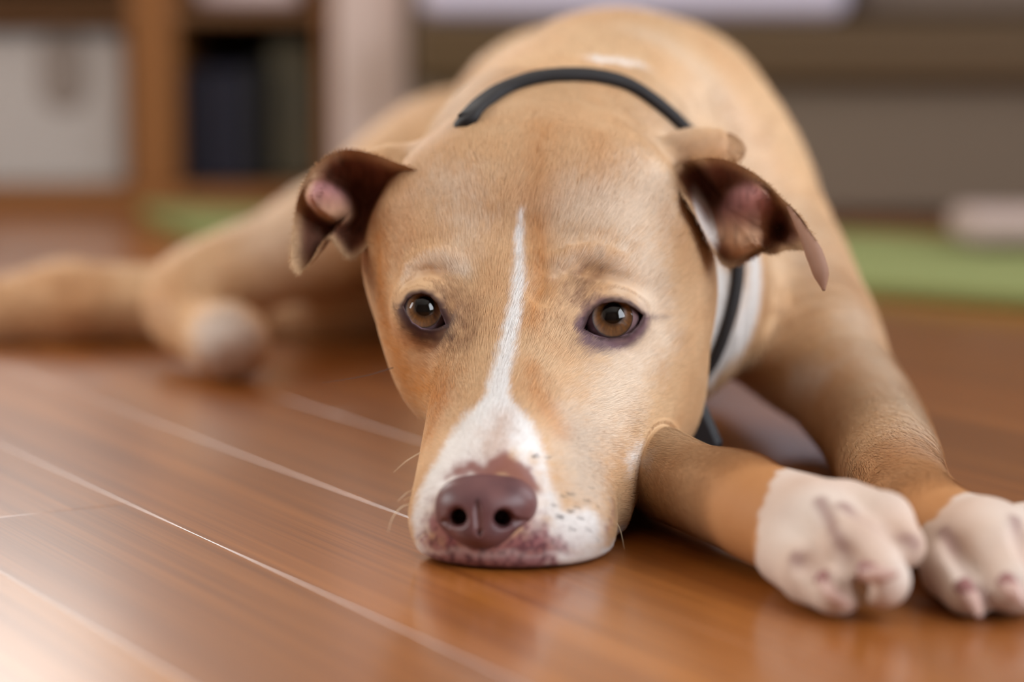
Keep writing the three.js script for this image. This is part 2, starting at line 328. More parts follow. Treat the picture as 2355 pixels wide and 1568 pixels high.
// ------------------------------------------------------------------ coat
const COL = {
  pawWhite: srgb(218, 204, 192), tan: srgb(217, 181, 140), umber: srgb(72, 46, 44), cream: srgb(229, 209, 186), orange: srgb(200, 133, 68), rust: srgb(172, 110, 54), white: srgb(238, 234, 230), beige: srgb(200, 170, 150), red: srgb(132, 76, 66), lip: srgb(148, 92, 96), lipDark: srgb(84, 50, 58),
  dark: srgb(58, 38, 38), mauve: srgb(100, 72, 84), brown: srgb(128, 84, 58), earIn: srgb(140, 92, 72), fawn: srgb(204, 184, 164), earPink: srgb(176, 124, 122), earTan: srgb(204, 160, 128), earTip: srgb(146, 110, 90), toeGap: srgb(122, 80, 78), claw: srgb(190, 140, 125), rim: srgb(150, 122, 138), cool: srgb(196, 190, 194),
};
const one = { add: dog.add, two: [], cut: [], rel: [] }, two = { add: dog.two, two: [], cut: [], rel: [] }, legNear = (x, y, z) => dog.eval(x, y, z, two) < 0.0025;
const marks = [], T = (px, py) => trunkOnly.march(px, py) || P(px, py, 1.2);
// spots: [px, py, radius in px (or [x, y, z] picked beforehand)]
function mark(color, soft, strength, spots, wob = 0.35, pick = S) {
  const pts = spots.map(([px, py, r]) => { const p = pick(px, py), D = -p[2]; return [p[0], p[1], p[2], r * D / F]; });
  const c = [0, 1, 2].map((i) => pts.reduce((s, p) => s + p[i], 0) / pts.length), R = Math.max(...pts.map((p) => Math.hypot(p[0] - c[0], p[1] - c[1], p[2] - c[2]) + p[3])) + soft * 2;
  marks.push({ color, soft, strength, pts, c, R, wob });
}
const spotsIn = (x, y, z, m) => { // signed distance to the chain of spots
  let best = 1e9;
  for (let i = 0; i < Math.max(1, m.pts.length - 1); i++) {
    const a = m.pts[i], b = m.pts[Math.min(i + 1, m.pts.length - 1)], bx = b[0] - a[0], by = b[1] - a[1], bz = b[2] - a[2], qx = x - a[0], qy = y - a[1], qz = z - a[2];
    const h = clamp((qx * bx + qy * by + qz * bz) / (bx * bx + by * by + bz * bz || 1e-12), 0, 1), d = Math.hypot(qx - bx * h, qy - by * h, qz - bz * h) - a[3] - (b[3] - a[3]) * h;
    if (d < best) best = d;
  }
  return best;
};
mark(COL.cream, 0.012, 0.9, [[1480, 620, 60], [1500, 760, 70], [1420, 900, 70], [1330, 1020, 60], [1340, 1120, 60]]);  // paler coat that also carries light on the right of the face
mark(COL.cream, 0.010, 0.5, [[1080, 520, 30], [1060, 590, 30]]);
mark(COL.cream, 0.014, 0.8, [[1330, 500, 70], [1450, 500, 80], [1500, 420, 60]]);  // right forehead: lit-side tone mixed into the coat colour
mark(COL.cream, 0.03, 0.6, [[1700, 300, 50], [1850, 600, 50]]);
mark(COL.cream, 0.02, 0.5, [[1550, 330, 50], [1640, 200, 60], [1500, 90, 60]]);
mark(COL.cream, 0.003, 0.8, [[925, 648, 6], [948, 622, 11], [992, 606, 12], [1040, 612, 14], [1075, 640, 16]]);
mark(COL.cream, 0.003, 0.7, [[1262, 655, 5], [1280, 622, 10], [1320, 603, 11], [1370, 603, 12], [1430, 628, 12]]);
mark(COL.orange, 0.012, 0.55, [[1248, 300, 14], [1235, 400, 14], [1225, 470, 12]]);
mark(COL.orange, 0.006, 0.8, [[1235, 530, 12], [1240, 600, 18], [1238, 680, 14], [1215, 760, 10]]);
mark(COL.orange, 0.012, 1, [[875, 560, 24], [880, 640, 34], [905, 790, 30], [955, 880, 50], [1010, 930, 46], [990, 1000, 14]]);  // orange coat, deepened in colour for the shaded left cheek
mark(COL.orange, 0.012, 0.35, [[940, 560, 40]]);
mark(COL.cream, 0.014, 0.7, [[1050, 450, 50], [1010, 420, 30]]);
mark(COL.fawn, 0.010, 0.75, [[1320, 980, 40], [1335, 1080, 50], [1340, 1130, 30]]);
mark(COL.orange, 0.006, 0.6, [[1215, 860, 20], [1240, 930, 24], [1280, 990, 18]]);
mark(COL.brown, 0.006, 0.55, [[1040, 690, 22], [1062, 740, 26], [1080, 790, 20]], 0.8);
mark(COL.mauve, 0.004, 0.45, [[1168, 935, 8], [1186, 955, 7]], 0.9);
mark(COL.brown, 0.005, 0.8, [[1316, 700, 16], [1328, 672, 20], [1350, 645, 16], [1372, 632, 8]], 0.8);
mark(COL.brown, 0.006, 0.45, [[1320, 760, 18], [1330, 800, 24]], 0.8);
mark(COL.white, 0.0018, 1, [[1196, 506, 3], [1194, 560, 10], [1188, 640, 14], [1179, 720, 16], [1166, 790, 18], [1153, 850, 20], [1141, 910, 27], [1135, 950, 50], [1170, 985, 60], [1205, 1015, 34]], 0.5);
mark(COL.white, 0.003, 0.95, [[1120, 985, 78], [1075, 1035, 80], [1015, 1090, 44], [982, 1150, 36], [968, 1225, 26]], 0.5);
mark(COL.white, 0.003, 0.9, [[1195, 1030, 22], [1205, 1062, 18], [1228, 1100, 14]]);
mark(COL.white, 0.0025, 0.95, [[1222, 1010, 22], [1240, 1060, 14], [1255, 1120, 14], [1275, 1180, 22], [1300, 1225, 50], [1340, 1210, 44]], 0.5);
mark(COL.beige, 0.006, 0.75, [[1160, 965, 18], [1140, 1010, 30], [1130, 1045, 24]]);
mark(COL.red, 0.0022, 0.9, [[1030, 1095, 9], [1055, 1080, 14], [1085, 1074, 20], [1112, 1086, 22], [1160, 1066, 29], [1198, 1088, 28], [1226, 1124, 18]], 0.6);
mark(COL.white, 0.003, 0.8, [[1240, 1150, 14], [1238, 1190, 18], [1230, 1230, 24]]);
mark(COL.lip, 0.003, 0.6, [[1228, 1165, 8], [1215, 1215, 14], [1190, 1245, 16]]);
mark(COL.red, 0.004, 0.6, [[1005, 1150, 14], [1008, 1190, 16]], 0.6);
mark(COL.white, 0.004, 0.9, [[958, 1190, 16], [962, 1235, 16], [985, 1262, 16]]);
mark(COL.white, 0.005, 0.9, [[1330, 1240, 50], [1372, 1215, 26], [1345, 1262, 20]]);
mark(COL.lip, 0.004, 0.9, [[980, 1245, 26], [1040, 1268, 46], [1110, 1280, 48], [1180, 1276, 48], [1245, 1262, 40], [1300, 1272, 22]], 0.8);
mark(COL.lipDark, 0.0016, 0.85, [[1107, 1256, 4], [1108, 1290, 6]]);
mark(COL.lipDark, 0.0016, 0.8, [[970, 1262, 4], [1050, 1292, 5], [1110, 1299, 6], [1200, 1300, 5], [1290, 1292, 4]]);
mark(COL.lip, 0.003, 0.8, [[1000, 1200, 16], [1030, 1235, 20]], 0.8);
mark(COL.lip, 0.003, 0.7, [[1245, 1205, 16], [1225, 1235, 20]], 0.8);
mark(COL.lip, 0.002, 0.8, [[1405, 1150, 6], [1404, 1190, 9], [1392, 1215, 8]], 0.8);
for (const [x, y, r] of [[1284, 1186, 5], [1309, 1175, 4], [1228, 1050, 4.5], [1307, 1135, 3.5], [1292, 1140, 3], [1330, 1190, 3], [1256, 1052, 3], [1345, 1150, 3], [1322, 1165, 3], [1270, 1160, 3], [1355, 1120, 2.5], [1350, 1215, 2.5], [1312, 1215, 3]]) mark(COL.dark, 0.0005, 1, [[x, y, r * 1.25]], 0.1);
// chest, back and arm
mark(COL.white, 0.006, 1, [[1728, 590, 52], [1722, 700, 56], [1698, 780, 54], [1640, 855, 44]], 0.35, T);
mark(COL.white, 0.006, 1, [[1650, 640, 50], [1640, 760, 50], [1605, 835, 40]], 0.35, T);
mark(COL.white, 0.005, 1, [[1368, 138, 14], [1420, 143, 18], [1480, 154, 12]]);
mark(COL.white, 0.012, 0.5, [[1830, 860, 18], [1880, 875, 20]]);
mark(COL.cream, 0.014, 0.8, [[1960, 720, 40], [2030, 850, 36], [2095, 960, 30], [2120, 1040, 22]]);  // light along the outer arm, painted into the coat
mark(COL.cream, 0.03, 0.8, [[760, 480, 60], [620, 560, 60]]);  // light from above on the thigh, painted into the coat
mark(COL.rust, 0.02, 0.3, [[380, 680, 60], [200, 705, 70], [20, 715, 70]]);  // far hind leg darkened in colour, painted shade
mark(COL.pawWhite, 0.007, 1, [[522, 780, 70]]);
mark(COL.white, 0.006, 0.9, [[1462, 1040, 14], [1440, 1068, 14]]);
const dirOf = (a, b) => { const v = [b[0] - a[0], b[1] - a[1], b[2] - a[2]], l = Math.hypot(...v); return v.map((c) => c / l); };
const cuffs = [
  { o: S(1748, 1190), d: dirOf([0, 0, 0], [0.85, 0.02, 0.42]), c: P(1920, 1240, 0.85), r: 0.05 },
  { o: S(2165, 1172), d: dirOf([0, 0, 0], [0.62, -0.45, 0.5]), c: P(2290, 1270, 0.86), r: 0.052 },
];
function coat(x, y, z, n, fine = 0) {
  const c = COL.tan.slice(), mix = (k, t) => { for (let i = 0; i < 3; i++) c[i] += (k[i] - c[i]) * t; };
  const big = noise3(x * 28, y * 28, z * 28), mid = noise3(x * 120, y * 120, z * 120);
  mix(COL.orange, clamp(0.12 + 0.18 * big + 0.12 * mid, 0, 1));
  let bare = 0;
  for (const m of marks) {
    const dx = x - m.c[0], dy = y - m.c[1], dz = z - m.c[2]; if (dx * dx + dy * dy + dz * dz > m.R * m.R) continue;
    const d = spotsIn(x, y, z, m) + m.wob * m.soft * (noise3(x * 420 + 7, y * 420, z * 420) + fine);
    const t = m.strength * sstep(m.soft, -m.soft, d); if (t <= 0) continue;
    if (m.color === COL.lip) { const sp = sstep(-0.1, 0.5, noise3(x * 700, y * 700, z * 700) + 0.4 * noise3(x * 1700, y * 1700, z * 1700)); mix(COL.lip, t); mix(COL.lipDark, t * sp * 0.8); bare = Math.max(bare, t * 0.85); }
    else { mix(m.color, t); if (m.color === COL.red) bare = Math.max(bare, t * 0.9); }
  }
  const nearPaw = z > -1.06 && x > 0.04 && y < 0.1, own = nearPaw && (x > 0.17 || (x > 0.09 && dog.eval(x, y, z, two) > dog.eval(x, y, z, one))) ? 1 : nearPaw && dog.eval(x, y, z, two) < 0.0025 ? 0 : -1;
  if (own >= 0) { const q = cuffs[own];
    const rx = x - q.c[0], ry = y - q.c[1], rz = z - q.c[2];
    const s = (x - q.o[0]) * q.d[0] + (y - q.o[1]) * q.d[1] + (z - q.o[2]) * q.d[2] + 0.002 * noise3(x * 260, y * 260, z * 260) + 0.0012 * fine;
    mix(COL.rust, 0.8 * sstep(-0.1, -0.008, s) * sstep(0.02, 0.012, rx * rx + ry * ry + rz * rz)); mix(COL.pawWhite, sstep(-0.001, 0.0012, s));
    if (s > 0) { const g = noise3(x * 60, y * 60, z * 60 + 5); mix(COL.beige, clamp(0.4 + 0.5 * g, 0, 0.8)); }
  }
  if (y < 0.009 && z > -0.955 && x < 0.05 && !legNear(x, y, z)) { const t = sstep(0.009, 0.004, y + 0.002 * noise3(x * 300, y * 300, z * 300)), u = sstep(-0.034, -0.028, x) * sstep(0.019, 0.012, x + 0.003 * noise3(x * 400, y * 400, 2)); mix(COL.white, t); if (u > 0) { mix(COL.lip, 0.9 * t * u); mix(COL.lipDark, 0.7 * t * u * sstep(-0.1, 0.5, noise3(x * 700, y * 700, z * 700))); } bare = Math.max(bare, 0.8 * t * u); }
  if (z > -0.9 && x > 0.06) for (const l of toeLines) { const t = sstep(0.0042, 0.0008, polyDist(l, x, y, z)); if (t > 0) { mix(COL.toeGap, 0.6 * t); bare = Math.max(bare, 0.9 * t); } }  // skin between the toes, darkened in colour to shade the gaps
  for (const e of EYES) {
    if (Math.hypot(x - e.c[0], y - e.c[1], z - e.c[2]) > 0.026) continue;
    const d = e.open(x, y, z) + 0.0006 * noise3(x * 500, y * 500, z * 500), lower = ((x - e.c[0]) * e.y[0] + (y - e.c[1]) * e.y[1] + (z - e.c[2]) * e.y[2]) < 0.001 ? 1 : 0.35;
    mix(e === EYES[0] ? COL.umber : COL.mauve, 0.9 * lower * sstep(0.0062, 0.0012, d)); mix(COL.dark, 0.85 * sstep(0.0022, 0.0006, d)); mix(COL.rim, 0.8 * lower * sstep(0.0003, -0.0006, d));
    bare = Math.max(bare, sstep(0.0042, 0.001, d));
  }
  c.push(bare); return c;
}
mark(COL.dark, 0.003, 0.85, [[922, 712, 7], [934, 740, 12], [962, 768, 16], [1000, 780, 17], [1030, 774, 13], [1044, 791, 6]]);
mark(COL.dark, 0.003, 0.75, [[1016, 700, 7], [1030, 735, 9]]);
mark(COL.dark, 0.002, 0.8, [[940, 684, 4], [966, 671, 4], [992, 678, 4]]);
mark(COL.dark, 0.002, 0.8, [[1380, 692, 4], [1412, 686, 4], [1444, 692, 4], [1472, 714, 4]]);
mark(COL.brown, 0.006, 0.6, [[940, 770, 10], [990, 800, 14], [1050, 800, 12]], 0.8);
mark(COL.dark, 0.0015, 0.7, [[905, 705, 3], [920, 700, 4]]);
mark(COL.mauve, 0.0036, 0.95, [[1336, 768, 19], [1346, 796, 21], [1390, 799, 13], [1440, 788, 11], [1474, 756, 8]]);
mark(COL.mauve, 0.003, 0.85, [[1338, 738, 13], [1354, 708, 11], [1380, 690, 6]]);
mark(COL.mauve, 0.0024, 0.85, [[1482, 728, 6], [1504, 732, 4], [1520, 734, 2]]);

// ------------------------------------------------------------------ ears: folded bowls joined to the body's skin
const EARS = [
  { rim: [[958, 397, 1.0], [905, 372, 1.004], [850, 352, 1.008], [800, 345, 1.010], [760, 356, 1.010], [717, 392, 1.012], [689, 445, 1.012], [676, 510, 1.010], [669, 575, 1.004], [672, 612, 0.998], [688, 630, 0.995], [712, 608, 0.998], [736, 568, 1.004], [757, 548, 1.010], [778, 572, 1.012], [800, 594, 1.012], [822, 588, 1.012], [852, 555, 1.010], [886, 500, 1.008], [925, 440, 1.004]], mid: [822, 472, 1.05], flush: [0, 17, 18, 19], flap: [690, 590, 75], bump: [752, 466, 46, 66, 52, 0.026, -0.5] },
  { rim: [[1545, 395, 1.0], [1580, 371, 1.0], [1622, 363, 1.0], [1666, 367, 1.0], [1710, 384, 1.0], [1755, 413, 0.998], [1795, 452, 0.996], [1836, 492, 0.993], [1860, 528, 0.99], [1872, 556, 0.989], [1850, 573, 0.991], [1812, 574, 0.997], [1778, 584, 1.003], [1752, 580, 1.008], [1730, 592, 1.012], [1700, 607, 1.012], [1668, 612, 1.012], [1640, 577, 1.010], [1612, 520, 1.008], [1580, 465, 1.006], [1555, 425, 1.003]], mid: [1672, 478, 1.052], flush: [0, 1, 16, 20], bump: [1712, 505, 68, 66, 86, 0.030, 0.1], tuft: [1622, 500, 20, 75], tip: [[1812, 474, 0.9965], [1850, 538, 0.992], [1872, 582, 0.989], [1888, 628, 0.986], [1895, 668, 0.984]] },
];
const earHair = [];
function earGeometry(e) {
  const n = e.rim.length, NA = 160, NR = 26, flat = 0;
  const rimPts = e.rim.map(([x, y, D], i) => { if (!e.flush.includes(i)) return [x, y, D]; const h = dog.march(x, y), d = h ? h[2] / rayDir(x, y)[2] : 9; return [x, y, d < 1.045 ? d + 0.0004 : D]; });
  const [mx, my, mD] = e.mid, [bx, by, sl, sr, sy, amp, sk] = e.bump;
  const fold = (px, py) => { const dx = px - bx + (py - by) * sk, dy = py - by, s = dx < 0 ? sl : sr; return Math.exp(-(((dx / s) ** 2 + (dy / sy) ** 2) ** 2.4)); };
  const cr = new THREE.CatmullRomCurve3(rimPts.map((p) => new THREE.Vector3(p[0], p[1], p[2] * 1000)), true, 'centripetal');
  const rim = []; for (let i = 0; i < NA; i++) rim.push(cr.getPoint(i / NA));
  const at = (i, s, back) => {
    const q = rim[(i + NA) % NA], px = mx + (q.x - mx) * s, py = my + (q.y - my) * s;
    let D = mD + (q.z / 1000 - mD) * Math.pow(s, 1.7);
    const lip = Math.exp(-(((1 - s) / 0.06) ** 2)) * 0.0012;
    if (!back) D -= amp * fold(px, py) * sstep(1, 0.8, s) + 0.0016 * noise3((px - py * 0.6) / 22, (py + px * 0.6) / 60, 3) * sstep(1, 0.8, s);
    else D += 0.0036 * Math.sqrt(Math.max(0, 1 - s ** 6)) + 0.0004;
    return P(px, py, D + lip);
  };
  const parts = [];
  for (const back of [false, true]) {
    const pos = [], idx = [], col = [];
    for (let r = 0; r <= NR; r++) for (let i = 0; i < NA; i++) {
      const s = Math.pow(r / NR, 0.8); pos.push(...at(i, s, back));
      const t = back ? 1 : 0.75 * sstep(0.74, 1, s);  // tan back and rim; inner band also paints light near the ridge
      const q = rim[i], px = mx + (q.x - mx) * s, py = my + (q.y - my) * s, bump = fold(px, py);
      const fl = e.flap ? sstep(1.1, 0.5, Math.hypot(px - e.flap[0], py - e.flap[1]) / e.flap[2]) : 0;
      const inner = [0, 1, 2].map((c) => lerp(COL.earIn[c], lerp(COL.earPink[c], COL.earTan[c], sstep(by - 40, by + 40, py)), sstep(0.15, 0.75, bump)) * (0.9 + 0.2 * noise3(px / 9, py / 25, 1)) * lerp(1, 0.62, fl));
      const tf = e.tuft && !back ? sstep(1.15, 0.6, Math.hypot((px - e.tuft[0] - (py - e.tuft[1]) * 0.35) / e.tuft[2], (py - e.tuft[1]) / e.tuft[3])) : 0;
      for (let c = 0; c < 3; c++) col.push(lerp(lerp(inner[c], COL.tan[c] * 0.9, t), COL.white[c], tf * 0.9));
    }
    for (let r = 0; r < NR; r++) for (let i = 0; i < NA; i++) {
      const a = r * NA + i, b = r * NA + (i + 1) % NA, c = a + NA, d = b + NA;
      if (back) idx.push(a, b, c, b, d, c); else idx.push(a, c, b, b, c, d);
    }
    const g = new THREE.BufferGeometry();
    g.setAttribute('position', new THREE.Float32BufferAttribute(pos, 3)); g.setAttribute('color', new THREE.Float32BufferAttribute(col, 3)); g.setIndex(idx); g.computeVertexNormals();
    parts.push(g);
    // hair sites: on the back and the rim
    const nn = g.attributes.normal;
    for (let r = 1; r <= NR; r++) for (let i = 0; i < NA; i++) { const s = Math.pow(r / NR, 0.8); const k = r * NA + i, o = at(i, Math.min(1.03, s + 0.06), back), p = pos.slice(k * 3, k * 3 + 3); earHair.push({ p, n: [nn.getX(k), nn.getY(k), nn.getZ(k)], f: [o[0] - p[0], o[1] - p[1], o[2] - p[2]], c: col.slice(k * 3, k * 3 + 3), s: back ? 1 : s }); }
  }
  if (e.tip) { // the drooping point of the ear
    const g = taper(e.tip.map((p) => P(...p)), [0.0006, 0.0024, 0.0036, 0.0034, 0.0006], 14), col = []; g.deleteAttribute('uv');
    for (let i = 0; i < g.attributes.position.count; i++) col.push(...COL.earTip); g.setAttribute('color', new THREE.Float32BufferAttribute(col, 3)); parts.push(g);
  }
  return parts;
}

const skinColored = pieces.map((g) => {
  const p = g.attributes.position, n = g.attributes.normal, col = new Float32Array(p.count * 3), bare = new Float32Array(p.count);
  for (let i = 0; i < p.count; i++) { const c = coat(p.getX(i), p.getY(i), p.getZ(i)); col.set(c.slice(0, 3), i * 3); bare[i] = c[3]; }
  g.setAttribute('color', new THREE.BufferAttribute(col, 3)); g.userData.bare = bare; return g;
});
say('coat');
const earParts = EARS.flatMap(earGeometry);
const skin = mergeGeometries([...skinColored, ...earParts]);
const dogGroup = new THREE.Group(); dogGroup.name = 'dog';
dogGroup.userData = { label: 'tan and white short-haired dog resting its chin on the wooden floor', category: 'dog' };
scene.add(dogGroup);
function addTo(parent, name, geo, mat, extra) { const m = new THREE.Mesh(geo, mat); m.name = name; m.castShadow = m.receiveShadow = true; Object.assign(m.userData, extra || {}); parent.add(m); return m; }
addTo(dogGroup, 'body', skin, new THREE.MeshPhysicalMaterial({ vertexColors: true, roughness: 0.62, specularIntensity: 0.5 }));

// ------------------------------------------------------------------ fur: short flat hairs
{
  const R = rng(5), up = new THREE.BufferGeometry(), hp = [], hn = [], hi2 = [], SEG = 3;
  for (let i = 0; i <= SEG; i++) { const t = i / SEG, w = 0.5 * (1 - t * t * 0.85), y = 0.30 * t - 0.16 * t * t; for (const s of i < SEG ? [-1, 1] : [0]) { hp.push(s * w, y, t); hn.push(0, 1, 0); } }
  for (let i = 0; i < SEG - 1; i++) { const a = i * 2; hi2.push(a, a + 2, a + 1, a + 1, a + 2, a + 3); } hi2.push((SEG - 1) * 2, SEG * 2, (SEG - 1) * 2 + 1);
  up.setAttribute('position', new THREE.Float32BufferAttribute(hp, 3)); up.setAttribute('normal', new THREE.Float32BufferAttribute(hn, 3)); up.setIndex(hi2);
  const sites = [], noseTip = P(1115, 1190, 0.9), camP = [0, CAM_H, 0];
  const flow = (x, y, z, n) => {
    let fx, fy, fz; const head = inBox(headBox, [x, y, z]) && z > -1.10 && x < 0.085;
    if (z > -1.35 && x > 0.088 || z > -1.1 && x > 0.04 && legNear(x, y, z)) { const t = x > 0.1 || z < -1.1 ? sstep(1.3, 1.02, -z) * sstep(0.08, 0.14, x) : 1, u = x > 0.1 ? sstep(0.99, 0.9, -z) : 1; fx = lerp(-0.15, lerp(0.3, 0.72, u), t); fy = lerp(-0.35, -0.3, t); fz = lerp(-1, 0.75, t); }
    else if (head) { fx = (x - noseTip[0]) * 1.3; fy = (y - noseTip[1]) * 1.0 - 0.01; fz = (z - noseTip[2]) * 0.8; const l = Math.hypot(fx, fy, fz); fx /= l; fy /= l; fz /= l; }
    else { fx = -0.15; fy = -0.35; fz = -1; }
    const w = 3; fx += 0.22 * noise3(x * 90, y * 90, z * 90); fy += 0.22 * noise3(x * 90 + 9, y * 90, z * 90); fz += 0.22 * noise3(x * 90, y * 90 + 9, z * 90);
    const d = fx * n[0] + fy * n[1] + fz * n[2]; fx -= n[0] * d; fy -= n[1] * d; fz -= n[2] * d; const l = Math.hypot(fx, fy, fz) || 1; return [fx / l, fy / l, fz / l];
  };
  const spec = [[6.4e6, 0.000135, 0.0048], [6.4e6, 0.000135, 0.0048], [6.4e6, 0.000135, 0.0052], [2.4e6, 0.00024, 0.006], [0.26e6, 0.0007, 0.012]]; // hairs per square metre, width, length
  const k = QUICK ? 0.25 : 1;
  const mats = [], cols = [], va = new THREE.Vector3(), X = new THREE.Vector3(), Y = new THREE.Vector3(), Z = new THREE.Vector3(), M = new THREE.Matrix4();
  const put = (p, n, f, w, l, c, shade) => {
    Z.set(...f).normalize(); Y.set(...n); Y.addScaledVector(Z, -Y.dot(Z)).normalize(); X.crossVectors(Y, Z);
    X.multiplyScalar(w); Y.multiplyScalar(l); Z.multiplyScalar(l); M.makeBasis(X, Y, Z).setPosition(p[0] - n[0] * 0.0002, p[1] - n[1] * 0.0002, p[2] - n[2] * 0.0002);
    for (let i = 0; i < 16; i++) mats.push(M.elements[i]); for (let i = 0; i < 3; i++) cols.push(Math.min(0.92, c[i] * shade));
  };
  pieces.forEach((g, gi) => {
    const p = g.attributes.position.array, nr = g.attributes.normal.array, ix = g.index.array, bare = g.userData.bare, [dens, wid, len] = spec[gi];
    for (let t = 0; t < ix.length; t += 3) {
      const a = ix[t] * 3, b = ix[t + 1] * 3, c = ix[t + 2] * 3;
      const ux = p[b] - p[a], uy = p[b + 1] - p[a + 1], uz = p[b + 2] - p[a + 2], vx = p[c] - p[a], vy = p[c + 1] - p[a + 1], vz = p[c + 2] - p[a + 2];
      const area = Math.hypot(uy * vz - uz * vy, uz * vx - ux * vz, ux * vy - uy * vx) / 2;
      const toCam = nr[a] * (camP[0] - p[a]) + nr[a + 1] * (camP[1] - p[a + 1]) + nr[a + 2] * (camP[2] - p[a + 2]);
      if (p[a + 1] < 0.0008 || (toCam < -0.25 && R() > 0.1)) continue;
      let m = area * dens * k; m = Math.floor(m) + (R() < m % 1 ? 1 : 0);
      for (; m > 0; m--) {
        let r1 = R(), r2 = R(); if (r1 + r2 > 1) { r1 = 1 - r1; r2 = 1 - r2; }
        const q = [0, 1, 2].map((i) => p[a + i] + (p[b + i] - p[a + i]) * r1 + (p[c + i] - p[a + i]) * r2), n = [0, 1, 2].map((i) => nr[a + i] + (nr[b + i] - nr[a + i]) * r1 + (nr[c + i] - nr[a + i]) * r2);
        const nl = Math.hypot(...n); n[0] /= nl; n[1] /= nl; n[2] /= nl;
        const c4 = coat(q[0], q[1], q[2], n, (R() - 0.5) * 1.6);
        if (R() < c4[3]) continue;
        const nd = Math.hypot(q[0] - noseTip[0], q[1] - noseTip[1], q[2] - noseTip[2]);
        const paw = sstep(-0.91, -0.87, q[2]) * (q[0] > 0.06 ? 1 : 0);
        let L = lerp(0.0050, 0.0105, sstep(1.08, 1.32, -q[2])) * (0.7 + 0.6 * R()) * lerp(0.42, 1, sstep(0.02, 0.08, nd)) * (1 - 0.5 * c4[3]) * (1 - 0.72 * paw);
        for (const e of EYES) { const dd = Math.hypot(q[0] - e.c[0], q[1] - e.c[1], q[2] - e.c[2]); if (dd < 0.024) L *= lerp(0.4, 1, sstep(0.012, 0.024, dd)); }
        if (nd < 0.024 && noseF.eval(q[0], q[1], q[2]) < 0.0012) continue;
        put(q, n, flow(q[0], q[1], q[2], n), wid * (0.7 + 0.6 * R()), L, c4, 0.86 + 0.28 * R());
      }
    }
  });
  for (const h of earHair) { if (h.s < 0.6 || R() > 0.9 * k * 2 || (h.s < 0.9 && R() > 0.5)) continue; for (let j = 0; j < 3; j++) put(h.p.map((v) => v + (R() - 0.5) * 0.0012), h.n, h.f.map((v) => v + (R() - 0.5) * 0.0006), 0.00018, 0.0032 * (0.6 + 0.6 * R()), h.c, 0.8 + 0.4 * R()); }
  const im = new THREE.InstancedMesh(up, new THREE.MeshPhysicalMaterial({ roughness: 0.55, side: THREE.DoubleSide, specularIntensity: 0.6 }), mats.length / 16);
  im.instanceMatrix.array.set(mats); im.instanceColor = new THREE.InstancedBufferAttribute(new Float32Array(cols), 3);
  im.name = 'fur'; im.userData.kind = 'stuff'; im.castShadow = im.receiveShadow = true; dogGroup.add(im); say('fur ' + mats.length / 16);
}
{
  const g = meshField(noseF, [-0.035, 0, -0.93], [0.012, 0.05, -0.845], 0.0004 * K, () => true), p = g.attributes.position, col = [];
  for (let i = 0; i < p.count; i++) {
    const x = p.getX(i), y = p.getY(i), z = p.getZ(i), peb = 0.5 + 0.5 * noise3(x * 2200, y * 2200, z * 2200), t = clamp(0.45 + 0.5 * noise3(x * 180, y * 180, z * 180), 0, 1);
    const a = srgb(92, 60, 62), b = srgb(116, 77, 75); for (let c = 0; c < 3; c++) col.push(lerp(a[c], b[c], t) * (0.88 + 0.16 * peb) * (1 - 0.45 * sstep(0.0012, 0.0002, polyDist(philtrum, x, y, z))));  // colour darkened along the philtrum as painted groove shade
  }
  g.setAttribute('color', new THREE.Float32BufferAttribute(col, 3));
  addTo(dogGroup, 'nose', g, new THREE.MeshPhysicalMaterial({ vertexColors: true, roughness: 0.42, specularIntensity: 0.8 }), { label: 'purple-brown nose leather' });
}
